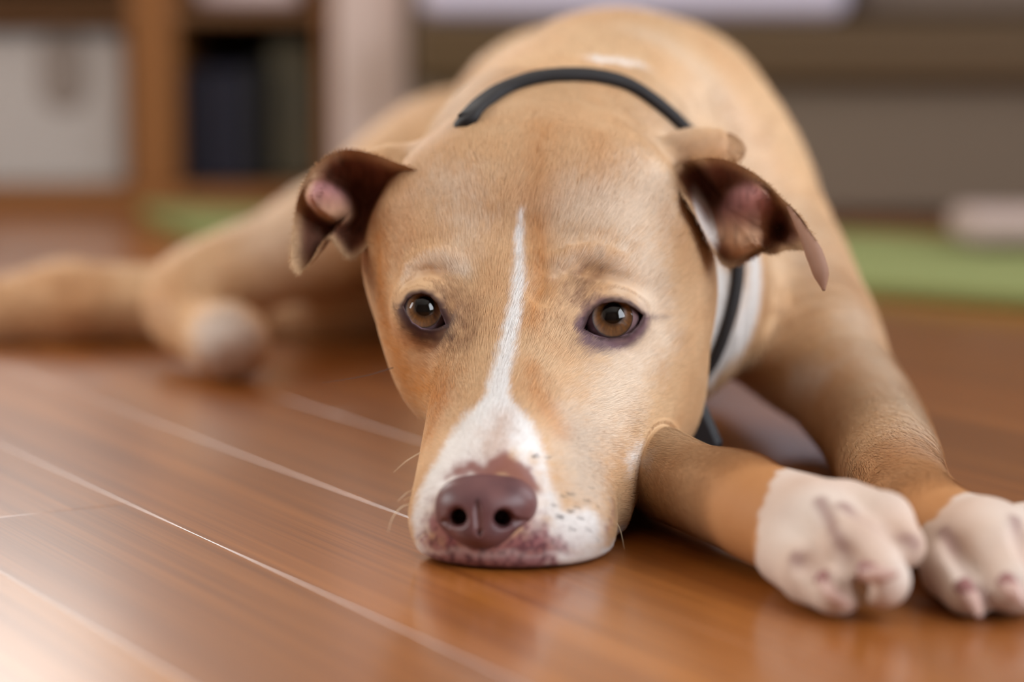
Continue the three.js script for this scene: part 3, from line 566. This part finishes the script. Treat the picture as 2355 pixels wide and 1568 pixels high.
// ------------------------------------------------------------------ eyes
{
  const scleraM = new THREE.MeshPhysicalMaterial({ color: new THREE.Color(...srgb(128, 102, 104)), roughness: 0.25, clearcoat: 1, clearcoatRoughness: 0.05 });  // sclera darkened in colour for the shade of the lids
  const irisM = new THREE.MeshStandardMaterial({ vertexColors: true, roughness: 0.5 });
  const pupilM = new THREE.MeshPhysicalMaterial({ color: 0x020203, roughness: 1, specularIntensity: 0 });
  const corneaM = new THREE.MeshPhysicalMaterial({ color: 0xffffff, transmission: 1, thickness: 0, roughness: 0.0, ior: 1.52, specularIntensity: 1 });
  EYES.forEach((e, ei) => {
    const g = new THREE.Group(); g.name = 'eye'; g.position.set(...e.c); dogGroup.add(g);
    const r = rayDir(...e.look), l = Math.hypot(...r), d = r.map((v) => v / l), o = [-e.c[0], CAM_H - e.c[1], -e.c[2]], b = o[0] * d[0] + o[1] * d[1] + o[2] * d[2], t = -b - Math.sqrt(b * b - (o[0] ** 2 + o[1] ** 2 + o[2] ** 2) + e.r * e.r);
    const gaze = new THREE.Vector3(o[0] + d[0] * t, o[1] + d[1] * t, o[2] + d[2] * t).normalize();
    g.quaternion.setFromUnitVectors(new THREE.Vector3(0, 1, 0), gaze);
    const ri = e.iris, th = Math.asin(ri / e.r), h = Math.cos(th) * e.r, rp = ri * (ei ? 0.55 : 0.56), up = V(rayDir(W / 2, H / 2)).set(ei ? 0.08 : 0.22, 1, 0.0).applyQuaternion(g.quaternion.clone().invert()).setY(0).setLength(ri * 0.2);
    addTo(g, 'eyeball', new THREE.SphereGeometry(e.r, 64, 40, 0, Math.PI * 2, th, Math.PI - th), scleraM);
    const pos = [], col = [], idx = [], NA = 96, NR = 12;
    for (let i = 0; i <= NR; i++) for (let j = 0; j < NA; j++) {
      const s = i / NR, rr = lerp(rp * 0.96, ri * 1.01, s), a = j / NA * Math.PI * 2; pos.push(Math.cos(a) * rr + up.x * (1 - s), h - 0.0005 * Math.sin(s * Math.PI), Math.sin(a) * rr + up.z * (1 - s));
      const n = 0.75 + 0.3 * noise3(Math.cos(a) * 14, Math.sin(a) * 14, s * 2) + 0.12 * noise3(j * 1.7, 4, s * 3), amb = srgb(112, 70, 25), drk = srgb(52, 30, 13), lim = srgb(24, 14, 11);
      const q = sstep(0.0, 0.35, s), w = sstep(0.84, 0.98, s); for (let c = 0; c < 3; c++) col.push(lerp(lerp(drk[c], amb[c], q) * n * 1.25, lim[c], w));
    }
    for (let i = 0; i < NR; i++) for (let j = 0; j < NA; j++) { const a = i * NA + j, b2 = i * NA + (j + 1) % NA; idx.push(a, b2, a + NA, b2, b2 + NA, a + NA); }
    const ig = new THREE.BufferGeometry(); ig.setAttribute('position', new THREE.Float32BufferAttribute(pos, 3)); ig.setAttribute('color', new THREE.Float32BufferAttribute(col, 3)); ig.setIndex(idx); ig.computeVertexNormals();
    addTo(g, 'iris', ig, irisM, { label: 'amber brown iris' });
    const pg = new THREE.CircleGeometry(rp, 48); pg.rotateX(-Math.PI / 2); pg.translate(up.x, h - 0.00025, up.z); addTo(g, 'pupil', pg, pupilM);
    const pr = []; for (let i = 0; i <= 14; i++) { const q = i / 14; pr.push(new THREE.Vector2(Math.max(1e-5, ri * 1.04 * q), h - 0.0002 + (e.r + 0.0011 - h) * (1 - q * q))); }
    addTo(g, 'cornea', new THREE.LatheGeometry(pr.reverse(), 64), corneaM);
  });
}
// ------------------------------------------------------------------ claws, whiskers, collar
const clawM = new THREE.MeshPhysicalMaterial({ color: new THREE.Color(...srgb(198, 164, 152)), roughness: 0.35 });
const clawBase = new THREE.MeshPhysicalMaterial({ color: new THREE.Color(...srgb(142, 94, 90)), roughness: 0.5 });
for (const [a, b, c] of [
  [[1893, 1330, 0.828], [1918, 1368, 0.8205], [1958, 1397, 0.817]],
  [[1985, 1312, 0.815], [2025, 1322, 0.8095], [2066, 1318, 0.808]],
  [[2212, 1345, 0.828], [2238, 1385, 0.822], [2255, 1420, 0.8165]],
  [[2312, 1335, 0.824], [2335, 1365, 0.818], [2358, 1392, 0.815]],
]) {
  const m = addTo(dogGroup, 'claw', taper([P(...a), P(...b), P(...c)], [0.0032, 0.0028, 0.0009]), clawM);
  addTo(m, 'claw_root', taper([P(...a), P(lerp(a[0], b[0], 0.5), lerp(a[1], b[1], 0.5) - 3, lerp(a[2], b[2], 0.5)), P(...b)], [0.0033, 0.0030, 0.0022]), clawBase);
}
{
  const pale = new THREE.MeshStandardMaterial({ color: new THREE.Color(...srgb(235, 215, 180)), roughness: 0.4 }), dk = new THREE.MeshStandardMaterial({ color: new THREE.Color(...srgb(70, 50, 42)), roughness: 0.5 });
  const wh = (m, ...q) => addTo(dogGroup, 'whisker', taper(q.map((p) => P(...p)), [0.00016, 0.00014, 0.00005], 5), m);
  wh(pale, [958, 1156, 0.915], [925, 1165, 0.912], [903, 1190, 0.91], [893, 1222, 0.905]);
  wh(pale, [962, 1124, 0.92], [938, 1132, 0.918], [915, 1152, 0.915]);
  wh(pale, [962, 1135, 0.92], [942, 1144, 0.918], [928, 1150, 0.915]);
  wh(pale, [968, 1040, 0.93], [935, 1060, 0.93], [905, 1086, 0.93]);
  wh(pale, [985, 1224, 0.905], [968, 1234, 0.903], [957, 1250, 0.903]);
  wh(pale, [1404, 1180, 0.94], [1425, 1215, 0.935], [1436, 1262, 0.93]);
  wh(dk, [905, 845, 0.99], [850, 862, 0.99], [790, 873, 0.99], [740, 880, 0.99]);
  wh(dk, [1330, 1152, 0.912], [1358, 1158, 0.91], [1380, 1166, 0.91]);
  wh(dk, [1345, 1216, 0.908], [1362, 1226, 0.906], [1378, 1246, 0.906]);
  wh(dk, [1322, 1118, 0.92], [1350, 1124, 0.92], [1368, 1134, 0.92]);
  wh(dk, [1318, 1218, 0.905], [1330, 1228, 0.904], [1336, 1246, 0.904]);
}
{
  const top = [[1075, 285], [1110, 248], [1160, 214], [1225, 190], [1300, 181], [1370, 184], [1440, 202], [1500, 240], [1560, 292]].map(([x, y]) => S(x, y));
  const right = [[1610, 350], [1665, 470], [1688, 600], [1683, 670], [1664, 745], [1635, 820], [1595, 885]].map(([x, y]) => T(x, y));
  const hidden = [[1560, 985, 1.10], [1400, 1000, 1.11], [1200, 880, 1.12], [1080, 680, 1.13], [1030, 450, 1.14], [1040, 340, 1.145]].map((p) => P(...p));
  const pts = [...top, ...right, ...hidden].map(V), c = new THREE.CatmullRomCurve3(pts, true, 'centripetal'), N = 220, pos = [], idx = [], ctr = V(P(1350, 560, 1.14)), axis = V(dirOf(P(1290, 440, 1.12), P(1400, 360, 1.27)));
  const prof = []; for (let k = 0; k < 12; k++) { const a = k / 12 * Math.PI * 2; prof.push([Math.sign(Math.cos(a)) * Math.abs(Math.cos(a)) ** 0.5 * 0.0045, Math.sign(Math.sin(a)) * Math.abs(Math.sin(a)) ** 0.5 * 0.0022]); }
  for (let i = 0; i < N; i++) {
    const p = c.getPoint(i / N), t = c.getTangent(i / N); let out = p.clone().sub(ctr); out.addScaledVector(t, -out.dot(t)); out.addScaledVector(axis, -out.dot(axis) * 0.8).normalize(); const side = t.clone().cross(out).normalize(); out = side.clone().cross(t).normalize();
    for (const [w, h] of prof) pos.push(p.x + side.x * w + out.x * (h + 0.002), p.y + side.y * w + out.y * (h + 0.002), p.z + side.z * w + out.z * (h + 0.002));
  }
  for (let i = 0; i < N; i++) for (let k = 0; k < 12; k++) { const a = i * 12 + k, b = i * 12 + (k + 1) % 12, n = ((i + 1) % N) * 12, q = n + k, r = n + (k + 1) % 12; idx.push(a, b, q, b, r, q); }
  const g = new THREE.BufferGeometry(); g.setAttribute('position', new THREE.Float32BufferAttribute(pos, 3)); g.setIndex(idx); g.computeVertexNormals();
  const collar = addTo(dogGroup, 'collar', g, new THREE.MeshStandardMaterial({ color: new THREE.Color(...srgb(24, 22, 24)), roughness: 0.75 }), { label: 'black collar round the neck' });
  const tag = addTo(collar, 'collar_tag', new RoundedBoxGeometry(0.0135, 0.024, 0.009, 4, 0.004), new THREE.MeshStandardMaterial({ color: new THREE.Color(...srgb(12, 12, 18)), roughness: 0.5 }), { label: 'black tag hanging from the collar' });
  tag.position.set(...P(1608, 985, 1.045)); tag.rotation.z = 0.42;
  const ring = addTo(collar, 'collar_ring', new THREE.TorusGeometry(0.0028, 0.0009, 10, 28), new THREE.MeshStandardMaterial({ color: new THREE.Color(...srgb(140, 115, 55)), metalness: 0.8, roughness: 0.5 }), { label: 'brass ring on the collar' });
  ring.position.set(...P(1640, 1024, 1.045)); ring.rotation.y = 0.6;
}
say('parts');
// ------------------------------------------------------------------ floor of bamboo planks
const ANG = Math.atan2(3377, F / cosP), along = [-Math.sin(ANG), -Math.cos(ANG)], across = [-Math.cos(ANG), Math.sin(ANG)]; // in x, z
const acr = (p) => p[0] * across[0] + p[2] * across[1], alo = (p) => p[0] * along[0] + p[2] * along[1];
const seams = [[400, 836], [400, 986], [400, 1206], [400, 1553]].map(([x, y]) => acr(G(x, y)));
const PW = (seams[3] - seams[0]) / 3, seam0 = seams[2];
say('plank width ' + PW + ' ' + seams);
function grainTexture(seed, w = 1024, h = 256) {
  const R = rng(seed), d = new Uint8Array(w * h * 4), strip = [];
  for (let i = 0; i < 40; i++) strip.push(R());
  const rows = []; for (let y = 0; y < h; y++) rows.push(R());
  for (let y = 0; y < h; y++) for (let x = 0; x < w; x++) {
    const u = x / w, v = y / h; // u along 1.6 m, v across 0.11 m
    const st = strip[Math.floor(v * 6) % 40];
    const s = noise3(u * 7, v * 90, seed) * 0.5 + noise3(u * 22, v * 180, seed + 3) * 0.35 + noise3(u * 3, v * 26, seed + 9) * 0.5 + (rows[y] - 0.5) * 0.35;
    const node = 0, f = clamp(0.5 + 0.44 * s + (st - 0.5) * 0.22 + node, 0, 1.15), o = (y * w + x) * 4;
    d[o] = lerp(138, 200, f); d[o + 1] = lerp(74, 122, f); d[o + 2] = lerp(22, 50, f); d[o + 3] = 255;
  }
  const t = new THREE.DataTexture(d, w, h); t.colorSpace = THREE.SRGBColorSpace; t.wrapS = t.wrapT = THREE.RepeatWrapping; t.magFilter = THREE.LinearFilter; t.minFilter = THREE.LinearMipmapLinearFilter; t.generateMipmaps = true; t.needsUpdate = true; return t;
}
const floor = new THREE.Group(); floor.name = 'floor'; floor.userData.kind = 'structure'; scene.add(floor);
{
  const sub = addTo(floor, 'subfloor', new THREE.BoxGeometry(4.15, 0.05, 4.9), new THREE.MeshStandardMaterial({ color: new THREE.Color(...srgb(52, 30, 16)), roughness: 0.9 })); sub.position.set(-0.625, -0.039, -0.725);
  const tex = [11, 12, 13].map((s) => grainTexture(s)), R = rng(77), plankM = [];
  for (let i = 0; i < 9; i++) { const v = 0.64 + 0.18 * R(), y = R() * 0.08; plankM.push(new THREE.MeshPhysicalMaterial({ map: tex[i % 3], color: new THREE.Color(v, v * (1 + y * 0.5), v * (1 + y)), roughness: 0.32, clearcoat: 0.6, clearcoatRoughness: 0.17 })); }
  const pale = new THREE.MeshPhysicalMaterial({ map: tex[1], color: new THREE.Color(0.84, 1.0, 1.4), roughness: 0.30, clearcoat: 0.35, clearcoatRoughness: 0.22 });  // lighter plank whose colour also holds a painted cream sheen
  const plank = (a0, a1, c0, c1, m) => {
    const b = 0.0003, g = 0.00008, th = 0.014, pos = [], uv = [], idx = []; a0 += g; a1 -= g; c0 += g; c1 -= g;
    const o = [R() * 3, R()];
    const ring = (i, y) => { for (const [a, c] of [[a0 + i, c0 + i], [a1 - i, c0 + i], [a1 - i, c1 - i], [a0 + i, c1 - i]]) { pos.push(along[0] * a + across[0] * c, y, along[1] * a + across[1] * c); uv.push(a / 1.6 + o[0], (c - c0) / 0.11 + o[1]); } };
    const face = (k) => { for (let i = 0; i < 4; i++) { const j = (i + 1) % 4; idx.push(k + i, k + 4 + i, k + 4 + j, k + i, k + 4 + j, k + j); } };
    ring(b, 0); ring(b, 0); ring(0, -b * 0.4); ring(0, -b * 0.4); ring(0, -th);
    idx.push(0, 2, 1, 0, 3, 2); face(4); face(12);
    const gg = new THREE.BufferGeometry(); gg.setAttribute('position', new THREE.Float32BufferAttribute(pos, 3)); gg.setAttribute('uv', new THREE.Float32BufferAttribute(uv, 2)); gg.setIndex(idx);
    // make faces point up whichever way the axes turn
    gg.computeVertexNormals(); if (gg.attributes.normal.getY(0) < 0) { for (let i = 0; i < idx.length; i += 3) { const t = idx[i + 1]; idx[i + 1] = idx[i + 2]; idx[i + 2] = t; } gg.setIndex(idx); gg.computeVertexNormals(); }
    addTo(floor, 'plank', gg, m);
  };
  const joint = alo(G(135, 1175));
  for (let n = -16; n <= 34; n++) {
    const c0 = seam0 - n * PW * -1 * Math.sign(seams[3] - seams[2]) , c1 = c0 + PW * Math.sign(seams[3] - seams[2]);
    const lo2 = Math.min(c0, c1), hi2 = Math.max(c0, c1), cm = (lo2 + hi2) / 2;
    let a = n === 0 ? joint - 1.22 * 3 : -3.2 + R() * 1.0;
    for (; a < 4.2; ) {
      const L = n === 0 ? 1.22 : 1.22, a1 = a + L, mx = [a, (a + a1) / 2, a1].map((t) => [along[0] * t + across[0] * cm, along[1] * t + across[1] * cm]);
      if (mx.some(([x, z]) => z < 0.2 && z > -3.3 && x > -1.4 && x < 1.4)) plank(a, a1, lo2, hi2, n === 1 ? pale : plankM[Math.floor(R() * 9)]);
      a = a1;
    }
  }
  say('planks ' + floor.children.length);
}
// ------------------------------------------------------------------ room shell
const matte = (r, g, b, rough = 0.8) => new THREE.MeshStandardMaterial({ color: new THREE.Color(...srgb(r, g, b)), roughness: rough });
const wallM = new THREE.MeshStandardMaterial({ color: new THREE.Color(...srgb(168, 152, 134)), roughness: 0.9 });
function wall(name, boxes, m = wallM) { const g = mergeGeometries(boxes.map(([x0, x1, y0, y1, z0, z1]) => { const b = new THREE.BoxGeometry(x1 - x0, y1 - y0, z1 - z0); b.translate((x0 + x1) / 2, (y0 + y1) / 2, (z0 + z1) / 2); return b; })); addTo(scene, name, g, m, { kind: 'structure' }); }
const XL = -2.6, XR = 1.35, ZB = -3.05, ZF = 1.6, TOP = 2.5, WT = 0.12;
const WB = [0.65, 1.85, -1.4, -0.5], across2 = (z0, z1, [y0, y1, x0, x1]) => [[XL - WT, XR + WT, -0.05, y0, z0, z1], [XL - WT, XR + WT, y1, TOP, z0, z1], [XL - WT, x0, y0, y1, z0, z1], [x1, XR + WT, y0, y1, z0, z1]];
wall('wall_back', across2(ZB - WT, ZB, WB));
const warmM = new THREE.MeshStandardMaterial({ color: new THREE.Color(...srgb(226, 206, 184)), roughness: 0.9 });
wall('wall_front', [[XL - WT, XR + WT, -0.05, TOP, ZF, ZF + WT]], matte(112, 92, 78, 0.9));
const ADDED_WL = [0.65, 2.05, -1.7, -0.2];  // opening of the added left window, there only for fill light
const WR = [0.4, 2.0, -0.35, 1.05];
const W4 = [0.4, 2.0, -1.9, -1.0];
wall('wall_right', [[XR, XR + WT, -0.05, WR[0], ZB, ZF], [XR, XR + WT, WR[1], TOP, ZB, ZF], [XR, XR + WT, WR[0], WR[1], ZB, W4[2]], [XR, XR + WT, WR[0], WR[1], W4[3], WR[2]], [XR, XR + WT, WR[0], WR[1], WR[3], ZF]]);
wall('wall_left', [[XL - WT, XL, -0.05, ADDED_WL[0], ZB, ZF], [XL - WT, XL, ADDED_WL[1], TOP, ZB, ZF], [XL - WT, XL, ADDED_WL[0], ADDED_WL[1], ZB, ADDED_WL[2]], [XL - WT, XL, ADDED_WL[0], ADDED_WL[1], ADDED_WL[3], ZF]], warmM);
wall('ceiling', [[XL - WT, XR + WT, TOP, TOP + WT, ZB - WT, ZF + WT]], new THREE.MeshStandardMaterial({ color: new THREE.Color(...srgb(190, 182, 172)), roughness: 0.9 }));
const paneM = new THREE.MeshPhysicalMaterial({ transmission: 1, thickness: 0, roughness: 0, ior: 1.5 });
function windowFrame(n, x, [y0, y1, z0, z1], turn) {
  const g = [], bar = (a, b, c, d) => { const q = new THREE.BoxGeometry(0.05, b - a, d - c); q.translate(x, (a + b) / 2, (c + d) / 2); g.push(q); }, w = 0.05, zm = (z0 + z1) / 2;
  bar(y0, y0 + w, z0, z1); bar(y1 - w, y1, z0, z1); bar(y0, y1, z0, z0 + w); bar(y0, y1, z1 - w, z1); bar(y0, y1, zm - w / 2, zm + w / 2);
  const mg = mergeGeometries(g); if (turn !== undefined) mg.rotateY(-Math.PI / 2);
  const frame = addTo(scene, 'window_' + n, mg, new THREE.MeshStandardMaterial({ color: 0xe8e4de, roughness: 0.5 }), { kind: 'structure' });
  for (const [a, b] of [[z0 + w, zm - w / 2], [zm + w / 2, z1 - w]]) { const p = new THREE.BoxGeometry(0.004, y1 - y0 - 2 * w, b - a); p.translate(x, (y0 + y1) / 2, (a + b) / 2); if (turn !== undefined) p.rotateY(-Math.PI / 2); addTo(frame, 'pane', p, paneM); }
}
windowFrame(1, XR + 0.06, WR); windowFrame(4, XR + 0.06, W4); windowFrame(3, XL - 0.06, ADDED_WL); windowFrame(2, ZB - 0.06, [WB[0], WB[1], -WB[3], -WB[2]], 1);  // the frame on the left wall belongs to the added fill window
wall('trim_1', [[P(772, 0, 2.45)[0], P(936, 0, 2.45)[0], 0.001, TOP - 0.001, -2.58, -2.44]], new THREE.MeshStandardMaterial({ color: new THREE.Color(...srgb(216, 194, 184)), roughness: 0.7 }));

// ------------------------------------------------------------------ furniture behind the dog
const group = (name, label, category) => { const g = new THREE.Group(); g.name = name; g.userData = { label, category }; scene.add(g); return g; };
const rbox = (parent, name, x0, x1, y0, y1, z0, z1, m, r = 0.004, extra) => { const b = addTo(parent, name, new RoundedBoxGeometry(x1 - x0, y1 - y0, z1 - z0, 3, r), m, extra); b.position.set((x0 + x1) / 2, (y0 + y1) / 2, (z0 + z1) / 2); return b; };
{
  const D = 2.46, X = (px) => P(px, 400, D)[0], Yp = (py) => P(0, py, D)[1], zf = P(400, 440, D)[2], zb = zf - 0.34;
  const wood = matte(132, 84, 38, 0.5), wood2 = matte(104, 68, 32, 0.6);
  const c = group('shelf_unit', 'brown wooden open shelf unit standing on the floor at the left', 'shelf');
  const y1 = Yp(48), y2 = Yp(12), top = 0.34;
  rbox(c, 'bottom_board', X(-420), X(765), 0.001, Yp(432), zb, zf, wood);
  rbox(c, 'shelf_board', X(-420), X(765), y1, y2, zb, zf - 0.004, wood2);
  rbox(c, 'upright', X(302), X(408), Yp(432), top, zb, zf - 0.002, wood);
  rbox(c, 'upright', X(738), X(766), Yp(432), top, zb, zf - 0.002, wood);
  rbox(c, 'upright', X(-420), X(-380), Yp(432), top, zb, zf - 0.002, wood);
  rbox(c, 'top_board', X(-430), X(776), top, top + 0.03, zb, zf + 0.006, wood);
  rbox(c, 'back_panel', X(-420), X(765), 0.002, top, zb - 0.01, zb + 0.002, matte(90, 66, 44), 0.002);
  const yb = Yp(432) + 0.0005;
  const bin = group('storage_box', 'pale grey-white storage box in the left bay of the shelf', 'box'); 
  rbox(bin, 'box_front', X(-60), X(286), yb, Yp(78), zf - 0.05, zf - 0.03, matte(170, 163, 156, 0.85), 0.006);
  rbox(bin, 'box_body', X(-60), X(286), yb, Yp(84), zf - 0.30, zf - 0.052, matte(200, 192, 184, 0.85), 0.006);
  const grip = addTo(bin, 'grip_patch', new THREE.CapsuleGeometry(0.024, 0.03, 6, 20), matte(128, 116, 106, 0.8), { label: 'grey rounded grip at the top of the box front' }); grip.scale.z = 0.12; grip.position.set(X(140), Yp(165), zf - 0.0295);
  const navy = group('folder_box', 'navy blue-black box in the right bay of the shelf', 'box');
  rbox(navy, 'box_body', X(414), X(560), yb, Yp(158), zf - 0.24, zf - 0.03, matte(10, 12, 34, 0.6), 0.004);
  rbox(navy, 'box_edge', X(561), X(604), yb, Yp(150), zf - 0.24, zf - 0.034, matte(8, 7, 6, 0.6), 0.004);
  const olive = group('binder', 'dull grey-green binder beside the navy box on the shelf', 'binder');
  rbox(olive, 'spine', X(612), X(732), yb, Yp(92), zf - 0.26, zf - 0.05, matte(84, 78, 60, 0.8), 0.008);
  rbox(olive, 'label_strip', X(640), X(704), Yp(300), Yp(180), zf - 0.052, zf - 0.0495, matte(80, 76, 62, 0.8), 0.001);
  const up = group('linen_stack', 'pale pink folded linen on the upper board of the shelf', 'linen');
  for (let i = 0; i < 3; i++) rbox(up, 'folded_sheet', X(440), X(690 - i * 6), y2 + 0.0006 + i * 0.026, y2 + 0.026 + i * 0.026, zf - 0.26, zf - 0.04 - i * 0.003, matte(222 - i * 6, 204, 204, 0.9), 0.012);
}
{
  const D = 2.32, X = (px) => P(px, 300, D)[0], Yp = (py) => P(0, py, D)[1], zf = P(0, 300, D)[2], zb = zf - 0.62;
  const s = group('sofa_bed', 'low sofa bed with taupe front panel, dark wooden rail and pale cushion behind the dog', 'sofa');
  rbox(s, 'front_panel', X(952), X(2760), Yp(500), Yp(188), zf - 0.30, zf - 0.02, matte(112, 98, 83, 0.9), 0.008);
  rbox(s, 'rail', X(948), X(2765), Yp(188), Yp(46), zf - 0.6, zf, matte(84, 62, 32, 0.55), 0.008);
  rbox(s, 'cushion', X(965), X(1960), Yp(44), Yp(-420), zf - 0.6, zf - 0.03, matte(214, 206, 222, 0.9), 0.02);
  rbox(s, 'cushion', X(1968), X(2750), Yp(44), Yp(-420), zf - 0.6, zf - 0.06, matte(120, 104, 92, 0.9), 0.02, { label: 'taupe cushion' });
  for (const px of [1000, 2000, 2700]) rbox(s, 'leg', X(px), X(px + 90), 0.0008, Yp(500), zf - 0.2, zf - 0.12, matte(60, 44, 28, 0.6), 0.004);
}
{
  const q = [[470, 556], [2620, 735], [2620, 590], [330, 497]].map(([x, y]) => G(x, y)), sh = [];
  const r = group('rug', 'flat green rug on the floor behind the dog', 'rug');
  const shp = new THREE.Shape(q.map((p) => new THREE.Vector2(p[0], -p[2]))), g = new THREE.ExtrudeGeometry(shp, { depth: 0.006, bevelEnabled: true, bevelSize: 0.002, bevelThickness: 0.002, bevelSegments: 2 });
  g.rotateX(-Math.PI / 2); g.translate(0, 0.003, 0); addTo(r, 'rug_pile', g, matte(130, 138, 80, 0.95));
}
{
  const c = group('folded_cloth', 'pale pinkish cloth lying on the green rug at the right edge', 'cloth'), p = G(2330, 600);
  const b = rbox(c, 'fold', -0.075, 0.075, 0, 0.028, -0.05, 0.05, matte(176, 156, 148, 0.9), 0.012); b.position.set(p[0] + 0.03, 0.0275, p[2]);
}
renderer.render(scene, camera);
